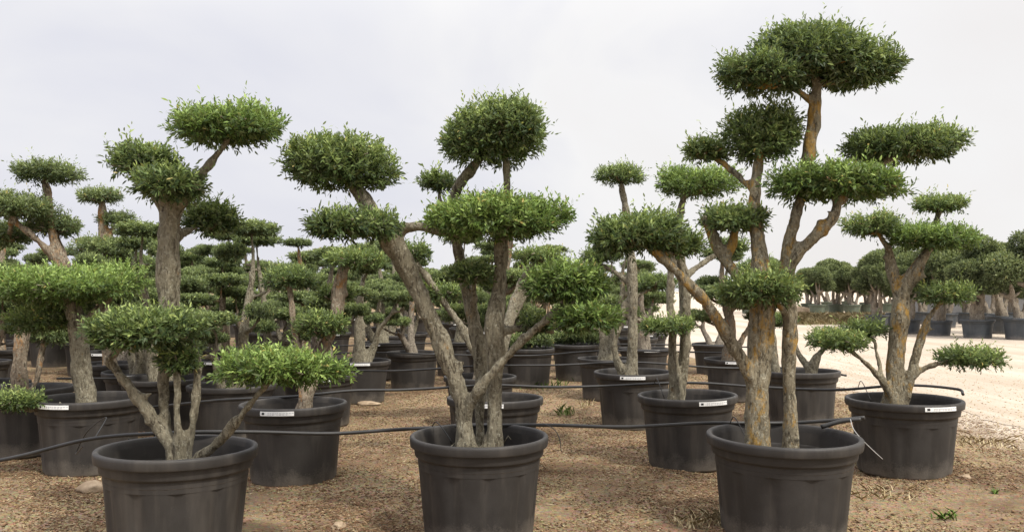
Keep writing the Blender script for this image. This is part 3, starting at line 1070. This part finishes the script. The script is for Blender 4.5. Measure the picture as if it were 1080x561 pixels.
# loose litter: bark chips, dry leaves and crumbs
def octa(n, pos, sx, sy, sz, g):
    base = np.array([[1, 0, 0], [0, 1, 0], [-1, 0, 0], [0, -1, 0], [0, 0, 1], [0, 0, -1]], float)
    fc = np.array([[0, 1, 4], [1, 2, 4], [2, 3, 4], [3, 0, 4], [1, 0, 5], [2, 1, 5], [3, 2, 5], [0, 3, 5]])
    V = base[None] * np.stack([sx, sy, sz], 1)[:, None, :]
    V = V * g.uniform(.7, 1.3, (n, 6, 1))
    th = g.uniform(0, 6.28, n)
    c, s = np.cos(th), np.sin(th)
    x = V[:, :, 0] * c[:, None] - V[:, :, 1] * s[:, None]
    yv = V[:, :, 0] * s[:, None] + V[:, :, 1] * c[:, None]
    tl = g.normal(0, .35, n)
    V = np.stack([x, yv, V[:, :, 2] + x * tl[:, None]], -1) + pos[:, None, :]
    idx = (fc[None] + (np.arange(n) * 6)[:, None, None]).reshape(-1)
    return V.reshape(-1, 3), idx


gg = np.random.default_rng(11)
n = 330000
yy = 4.3 + 13.5 * gg.random(n) ** 1.25
xx = gg.uniform(-.68, .68, n) * yy
dn = np.array([mnoise.noise(Vector((a * .7, b * .7, 2.0))) + .6 * mnoise.noise(Vector((a * 2.3, b * 2.3, 5.0))) for a, b in zip(xx, yy)])
near = np.zeros(n)
for o in HERO.values():
    q_ = np.hypot(xx - o.location.x, yy - o.location.y)
    near += np.exp(-((q_ - .42) / .12) ** 2)  # extra litter at the pot feet, also darkening the earth as contact shade
pr = np.clip(.5 + .5 * near + .9 * dn + np.clip((yy - 6.5) * .09, -.12, .35), .04, 1) * np.clip((6.4 - xx) / 1.6, .02, 1)
kp = gg.random(n) < pr
xx, yy, dn = xx[kp], yy[kp], dn[kp]
n = len(xx)
s0 = gg.uniform(.004, .0105, n) * (1 + .6 * (gg.random(n) < .12))
pos = np.stack([xx, yy, gh(xx, yy) + s0 * .15 + gg.uniform(0, .006, n)], 1)
straw = gg.random(n) < .07
V, idx = octa(n, pos, s0 * gg.uniform(.9, 1.9, n) * np.where(straw, 2.8, 1), s0 * gg.uniform(.5, 1.0, n) * np.where(straw, .3, 1), s0 * gg.uniform(.2, .55, n) * np.where(straw, .5, 1), gg)
tn = np.clip(gg.beta(2, 2.6, n) - .12 * dn + .1 * (gg.random(n) < .12), 0, 1)
tn = np.where(straw, gg.uniform(.75, 1.0, n), tn)
lit = link('leaf_litter', np_mesh('leaf_litter', V, 3, idx, np.repeat(tn, 8)), mats=[M['chips']])
lit['kind'] = 'stuff'
lit['label'] = 'brown bark chips and dry leaf litter over the bare earth'

# crumbs of pale gravel on and beside the track
n = 7000
yy = 5 + 22 * gg.random(n) ** 1.5
xx = 5.2 + np.abs(gg.normal(0, 3.2, n))
s0 = gg.uniform(.005, .014, n)
pos = np.stack([xx, yy, .006 + s0 * .2], 1)
V, idx = octa(n, pos, s0 * gg.uniform(.9, 1.4, n), s0, s0 * gg.uniform(.4, .8, n), gg)
gv = link('loose_gravel', np_mesh('loose_gravel', V, 3, idx, np.repeat(np.clip(gg.normal(.85, .14, n), 0, 1), 8)), mats=[M['chips']])
gv['kind'] = 'stuff'
gv['label'] = 'loose pale stones on the gravel track'


# grass blades
def blades(n, cx, cy, spread, hgt, g, lean=.6, wid=.004):
    an = g.uniform(0, 6.28, n)
    bx = cx + g.normal(0, spread, n)
    by = cy + g.normal(0, spread, n)
    h = hgt * g.uniform(.5, 1.1, n)
    d = np.stack([np.cos(an) * lean * g.uniform(.2, 1.2, n), np.sin(an) * lean * g.uniform(.2, 1.2, n), np.ones(n)], 1)
    base = np.stack([bx, by, gh(bx, by)], 1)
    sd = np.stack([-np.sin(an), np.cos(an), np.zeros(n)], 1) * wid
    mid = base + d * h[:, None] * .55
    tip = base + d * h[:, None] * np.array([1.5, 1.5, .85])
    return np.stack([base - sd, base + sd, mid + sd * .8, tip, mid - sd * .8], 1).reshape(-1, 3)


def tuft(name, px, py, n, spread, hgt, mat, label, cat, lean=.6, wid=.004, group=None):
    Y = H * F / (py - HZ)
    X = (px - 540) / F * Y
    g = np.random.default_rng(int(px * 7 + py))
    Vt = blades(n, X, Y, spread, hgt, g, lean, wid)
    Vt -= np.array([X, Y, 0])
    o = link(name, np_mesh(name, Vt, 5, np.arange(len(Vt)), g.random(n)), loc=(X, Y, 0), mats=[M[mat]])
    tag(o, label, cat, group)
    return o


tuft('straw_tuft', 758, 552, 70, .05, .10, 'straw', 'dry straw tuft at the left foot of the right front pot', 'straw tuft', .9)
tuft('straw_tuft', 728, 556, 45, .06, .08, 'straw', 'dry straw tuft nearest the bottom edge, left of the right front pot', 'straw tuft', .9)
T3 = tuft('dry_straw', 925, 520, 60, .12, .07, 'straw', 'scattered dry straw in front of the tagged right pot', 'straw tuft', 1.2)
T2 = tuft('dry_straw', 1040, 468, 110, .22, .08, 'straw', 'dry straw patch at the edge of the gravel track', 'straw tuft', 1.1)
tuft('weed', 1000, 545, 22, .05, .07, 'weed', 'small green weed on bare earth near the bottom right corner', 'weed', 1.2, .006)
tuft('weed', 1050, 520, 10, .006, .05, 'weed', 'tiny bright green weed near the right edge', 'weed', 1.2, .008)
tuft('weed', 597, 437, 40, .06, .17, 'weed', 'green weed growing against the tall-padded tree pot', 'weed', .5, .004)
tuft('weed', 618, 428, 22, .05, .12, 'straw', 'dry weed stalks in the lane right of centre', 'weed', .5, .004)
tuft('weed', 680, 452, 24, .05, .14, 'weed', 'green weed between two pots left of the right front pot', 'weed', .5, .004)
T1 = tuft('grass_patch', 573, 408, 140, .2, .15, 'weed', 'patch of green grass at the foot of the lane bushes', 'weed', .5, .005)
tuft('weed', 20, 478, 90, .12, .12, 'dry', 'dry greenish weeds beside the left edge pot', 'weed', .7, .004)
tuft('weed', 55, 470, 60, .10, .10, 'dry', 'dry weeds at the foot of the pale-trunked tree pot', 'weed', .7, .004)

for o in (T1, T2, T3):
    o['kind'] = 'stuff'
    del o['category']
tuft_done = True

# dry grass verge across the track (nobody could count it)
g = np.random.default_rng(5)
Vt = []
for i in range(260):
    Y = g.uniform(41, 53)
    px = g.uniform(828, 935)
    Vt.append(blades(60, (px - 540) / F * Y, Y, .4, .38 * g.uniform(.4, 1.3), g, .8, .010))
Vt = np.concatenate(Vt)
vg = link('dry_grass', np_mesh('dry_grass', Vt, 5, np.arange(len(Vt)), np.clip(np.repeat(g.random(260), 60) * .7 + g.random(260 * 60) * .3, 0, 1)), mats=[M['dry']])
vg['kind'] = 'stuff'
vg['label'] = 'strip of dry straw-coloured grass across the track'


# ------------------------------------------------------------------ stones
def rock(px, py, sx, sy, sz, label, seed, group=None):
    Y = H * F / (py - HZ)
    bm = bmesh.new()
    bmesh.ops.create_icosphere(bm, subdivisions=3, radius=1)
    for v in bm.verts:
        d = 1 + .32 * mnoise.noise(v.co * 1.3 + Vector((seed, 0, 0))) + .12 * mnoise.noise(v.co * 4 + Vector((0, seed, 0)))
        v.co = Vector((v.co.x * sx * d, v.co.y * sy * d, max(v.co.z, -.4) * sz * d))
    for f in bm.faces:
        f.smooth = seed % 2 == 0
    o = link('rock', bm_mesh('rock', bm, [M['stone']]), loc=((px - 540) / F * Y, Y, .01))
    tag(o, label, 'rock', group)


rock(300, 508, .17, .10, .05, 'flat pale earthen rock at the foot of the tagged left pot', 2)
rock(98, 516, .12, .08, .06, 'pale earthen rock wedged under the pale-trunked tree pot', 4)
rock(357, 556, .045, .04, .03, 'small pale stone on the path left of the centre front pot', 5)
rock(388, 426, .17, .10, .035, 'pale earth clod at the foot of a pot left of the path', 6)
rock(1018, 505, .06, .05, .03, 'small brown stone on bare earth at right', 7)
rock(846, 331, .9, .6, .55, 'white boulder by the green pots across the track', 9)


# ------------------------------------------------------------------ irrigation pipes
def pipe(name, pts, rad, label, cat, mat='pipe', group=None, parent=None, sub=8):
    bm = bmesh.new()
    path = [(*q, rad) for q in [tuple(v) for v in catmull(pts, sub)]]
    tube(bm, path, 8)
    o = link(name, bm_mesh(name, bm, [M[mat]]), parent)
    if parent is None:
        tag(o, label, cat, group)
    return o


def P3(px, py, Y):
    return tuple(P(px, py, Y))


GRP_ = 'black irrigation pipes along the rows'
pipe('irrigation_pipe', [P3(-60, 497, 5.75), P3(20, 481, 5.75), P3(100, 462, 5.72), P3(190, 456, 5.7), P3(270, 455.5, 5.8), P3(350, 457, 6.0), P3(430, 452, 6.12),
                         P3(505, 449, 6.15), P3(580, 448, 6.14), P3(660, 450, 6.1), P3(745, 446, 6.15), P3(825, 446, 6.2), P3(880, 443, 6.1), P3(912, 440, 6.0)], .013,
     'nearest black irrigation pipe lying across the front pots', 'pipe', group=GRP_)
pipe('irrigation_pipe', [P3(-30, 432, 8.1), P3(95, 431, 8.2), P3(150, 430, 8.1), P3(230, 422, 7.9), P3(310, 418, 7.78), P3(370, 412, 7.9), P3(425, 411, 8.1), P3(480, 408, 8.2), P3(522, 406, 8.25),
                         P3(580, 408, 8.3), P3(640, 407, 8.35), P3(726, 403.5, 8.4), P3(800, 408, 8.3), P3(880, 411, 8.1), P3(953, 406, 8.12), P3(1008, 410, 8.0), P3(1016, 416, 7.9)], .013,
     'second black irrigation pipe, ending at the pot beside the gravel track', 'pipe', group=GRP_)
pipe('irrigation_pipe', [P3(60, 399, 10.3), P3(150, 399, 10.4), P3(240, 398, 10.5), P3(341, 391, 10.75), P3(420, 391, 10.6), P3(506, 386, 10.65), P3(590, 385, 10.7), P3(668, 382, 10.75),
                         P3(760, 388, 10.7), P3(845, 388, 10.85), P3(893, 396, 10.6)], .013,
     'third black irrigation pipe, behind the tagged pots', 'pipe', group=GRP_)
pipe('irrigation_pipe', [P3(150, 378, 13.0), P3(250, 377, 13.0), P3(378, 372, 13.1), P3(470, 374, 13.2), P3(560, 375, 13.2), P3(640, 370, 13.3), P3(770, 372, 13.2)], .013,
     'farthest black irrigation pipe, a thin line behind the third row', 'pipe', group=GRP_)
pipe('irrigation_pipe', [P3(230, 368, 15.3), P3(330, 366, 15.3), P3(436, 362, 15.2), P3(560, 364, 15.4), P3(680, 363, 15.4), P3(790, 366, 15.3)], .013,
     'faintest black irrigation pipe, behind the pots at the end of the brown path', 'pipe', group=GRP_)
for (ax, ay, aY, bx_, by_, bY, lb) in [(455, 451, 6.13, 474, 468, 5.85, 'thin drip tube dipping into the centre front pot'), (770, 446, 6.16, 786, 466, 5.95, 'thin drip tube dipping into the right front pot'),
                                       (690, 405, 8.38, 699, 421, 8.1, 'thin drip tube at the pot of the twin-stemmed tree'), (905, 408, 8.1, 917, 425, 7.8, 'thin drip tube at the pot beside the gravel track')]:
    pipe('drip_tube', [P3(ax, ay, aY), P3(ax + (bx_ - ax) * .3, ay - 6, (aY + bY) / 2), P3(bx_, by_ - 6, bY), P3(bx_ + 2, by_, bY)], .0035, lb, 'drip tube')
# folded pipe end tied on the right front pot
pipe('pipe_end', [P3(866, 450, 5.98), P3(888, 444, 5.96), P3(908, 442, 5.94)], .016, 'folded thick pipe end resting on the rim of the right front pot', 'pipe')
pipe('tie_wire', [P3(897, 442, 5.9), P3(900, 452, 5.75), P3(908, 462, 5.7), P3(920, 474, 5.7), P3(931, 484, 5.7)], .0028, 'loose pale wire hanging off the right front pot', 'wire', 'wire')
pipe('tie_wire', [P3(575, 447, 6.1), P3(584, 452, 6.0), P3(590, 462, 5.95), P3(592, 476, 5.95)], .0028, 'thin wire hanging right of the centre front pot', 'wire', 'pipe')
pipe('drip_tube', [P3(160, 456, 5.72), P3(170, 470, 5.75), P3(150, 474, 5.8), P3(135, 462, 5.75)], .004, 'thin drip tube curling inside the left front pot', 'drip tube', 'pipe')
pipe('drip_tube', [P3(100, 462, 5.72), P3(112, 440, 6.1), P3(92, 455, 6.3), P3(80, 478, 6.4), P3(88, 470, 6.0)], .004, 'thin drip tube looping from the pipe left of the front pot', 'drip tube', 'pipe')

# dead roots and straw at the foot of the centre tree
root = HERO['B']
gq = np.random.default_rng(3)
bm = bmesh.new()
for i in range(46):
    a = gq.uniform(0, 6.28)
    r = gq.uniform(.05, .2)
    p0 = np.array([-.02 + math.cos(a) * r, math.sin(a) * r, .51 + gq.uniform(0, .08)])
    p1 = p0 + gq.normal(0, .05, 3) + np.array([0, 0, -.02])
    p2 = p1 + gq.normal(0, .05, 3)
    tube(bm, [(*p0, .004), (*p1, .003), (*p2, .002)], 5)
link('surface_roots', bm_mesh('surface_roots', bm, [M['bark']]), root)

# ------------------------------------------------------------------ sky and sun
w = bpy.data.worlds.new('World')
scene.world = w
w.use_nodes = True
nt = w.node_tree
bg = nt.nodes['Background']
SUN_EL, SUN_AZ = R(52), R(138)          # azimuth clockwise from +Y: high, to the right and a little behind the viewer
sky = nt.nodes.new('ShaderNodeTexSky')
sky.sky_type = 'NISHITA'
sky.sun_disc = False
sky.sun_elevation = SUN_EL
sky.sun_rotation = SUN_AZ
sky.dust_density = 4
tc = nt.nodes.new('ShaderNodeTexCoord')
mp = nt.nodes.new('ShaderNodeMapping')
mp.inputs['Scale'].default_value = (1.5, 1.5, 2.4)
mp.inputs['Location'].default_value = (.35, .1, .2)
nz = nt.nodes.new('ShaderNodeTexNoise')
nz.inputs['Scale'].default_value = 1.5
nz.inputs['Detail'].default_value = 5
nz.inputs['Roughness'].default_value = .5
nz.inputs['Distortion'].default_value = .4
cr = nt.nodes.new('ShaderNodeValToRGB')
e = cr.color_ramp.elements
e[0].position, e[0].color = .26, (7.15, 7.2, 7.95, 1)
e[1].position, e[1].color = .54, (8.85, 8.75, 8.75, 1)
q_ = e.new(.78)
q_.color = (8.5, 8.25, 8.15, 1)
mx = nt.nodes.new('ShaderNodeMix')
mx.data_type = 'RGBA'
mx.inputs[0].default_value = .93
nt.links.new(tc.outputs['Generated'], mp.inputs['Vector'])
nt.links.new(mp.outputs[0], nz.inputs['Vector'])
sx0 = nt.nodes.new('ShaderNodeSeparateXYZ')
nt.links.new(tc.outputs['Generated'], sx0.inputs[0])
mm = nt.nodes.new('ShaderNodeMath')
mm.operation = 'MULTIPLY_ADD'
nt.links.new(sx0.outputs['X'], mm.inputs[0])
mm.inputs[1].default_value = .42
nt.links.new(nz.outputs['Fac'], mm.inputs[2])
nt.links.new(mm.outputs[0], cr.inputs['Fac'])
nt.links.new(sky.outputs[0], mx.inputs[6])
sx = nt.nodes.new('ShaderNodeSeparateXYZ')
nt.links.new(tc.outputs['Generated'], sx.inputs[0])
mr = nt.nodes.new('ShaderNodeMapRange')
mr.interpolation_type = 'SMOOTHSTEP'
for k_, v_ in zip(('From Min', 'From Max', 'To Min', 'To Max'), (.25, 1.0, 1.0, 3.0)):
    mr.inputs[k_].default_value = v_
nt.links.new(sx.outputs['Z'], mr.inputs['Value'])
vm = nt.nodes.new('ShaderNodeVectorMath')
vm.operation = 'SCALE'
nt.links.new(cr.outputs[0], vm.inputs[0])
nt.links.new(mr.outputs[0], vm.inputs['Scale'])
nt.links.new(vm.outputs[0], mx.inputs[7])
nt.links.new(mx.outputs[2], bg.inputs['Color'])
bg.inputs['Strength'].default_value = .109

sl = bpy.data.lights.new('sun', 'SUN')
sl.energy = 3.8
sl.angle = R(6)
sl.color = (1.0, .95, .87)
so = bpy.data.objects.new('sun', sl)
C.objects.link(so)
dirv = Vector((math.sin(SUN_AZ) * math.cos(SUN_EL), math.cos(SUN_AZ) * math.cos(SUN_EL), math.sin(SUN_EL)))
so.rotation_euler = dirv.to_track_quat('Z', 'Y').to_euler()
so.location = dirv * 30

# ------------------------------------------------------------------ camera
cam = bpy.data.cameras.new('camera')
cam.sensor_width = 36
cam.lens = 36 * F / 1080
cam.shift_y = (HZ - 280.5) / 1080
cam.clip_end = 6000
co_ = bpy.data.objects.new('camera', cam)
C.objects.link(co_)
co_.location = (0, 0, H)
co_.rotation_euler = (R(90), 0, 0)
scene.camera = co_
scene.view_settings.view_transform = 'Standard'
scene.view_settings.look = 'None'
scene.view_settings.exposure = 0
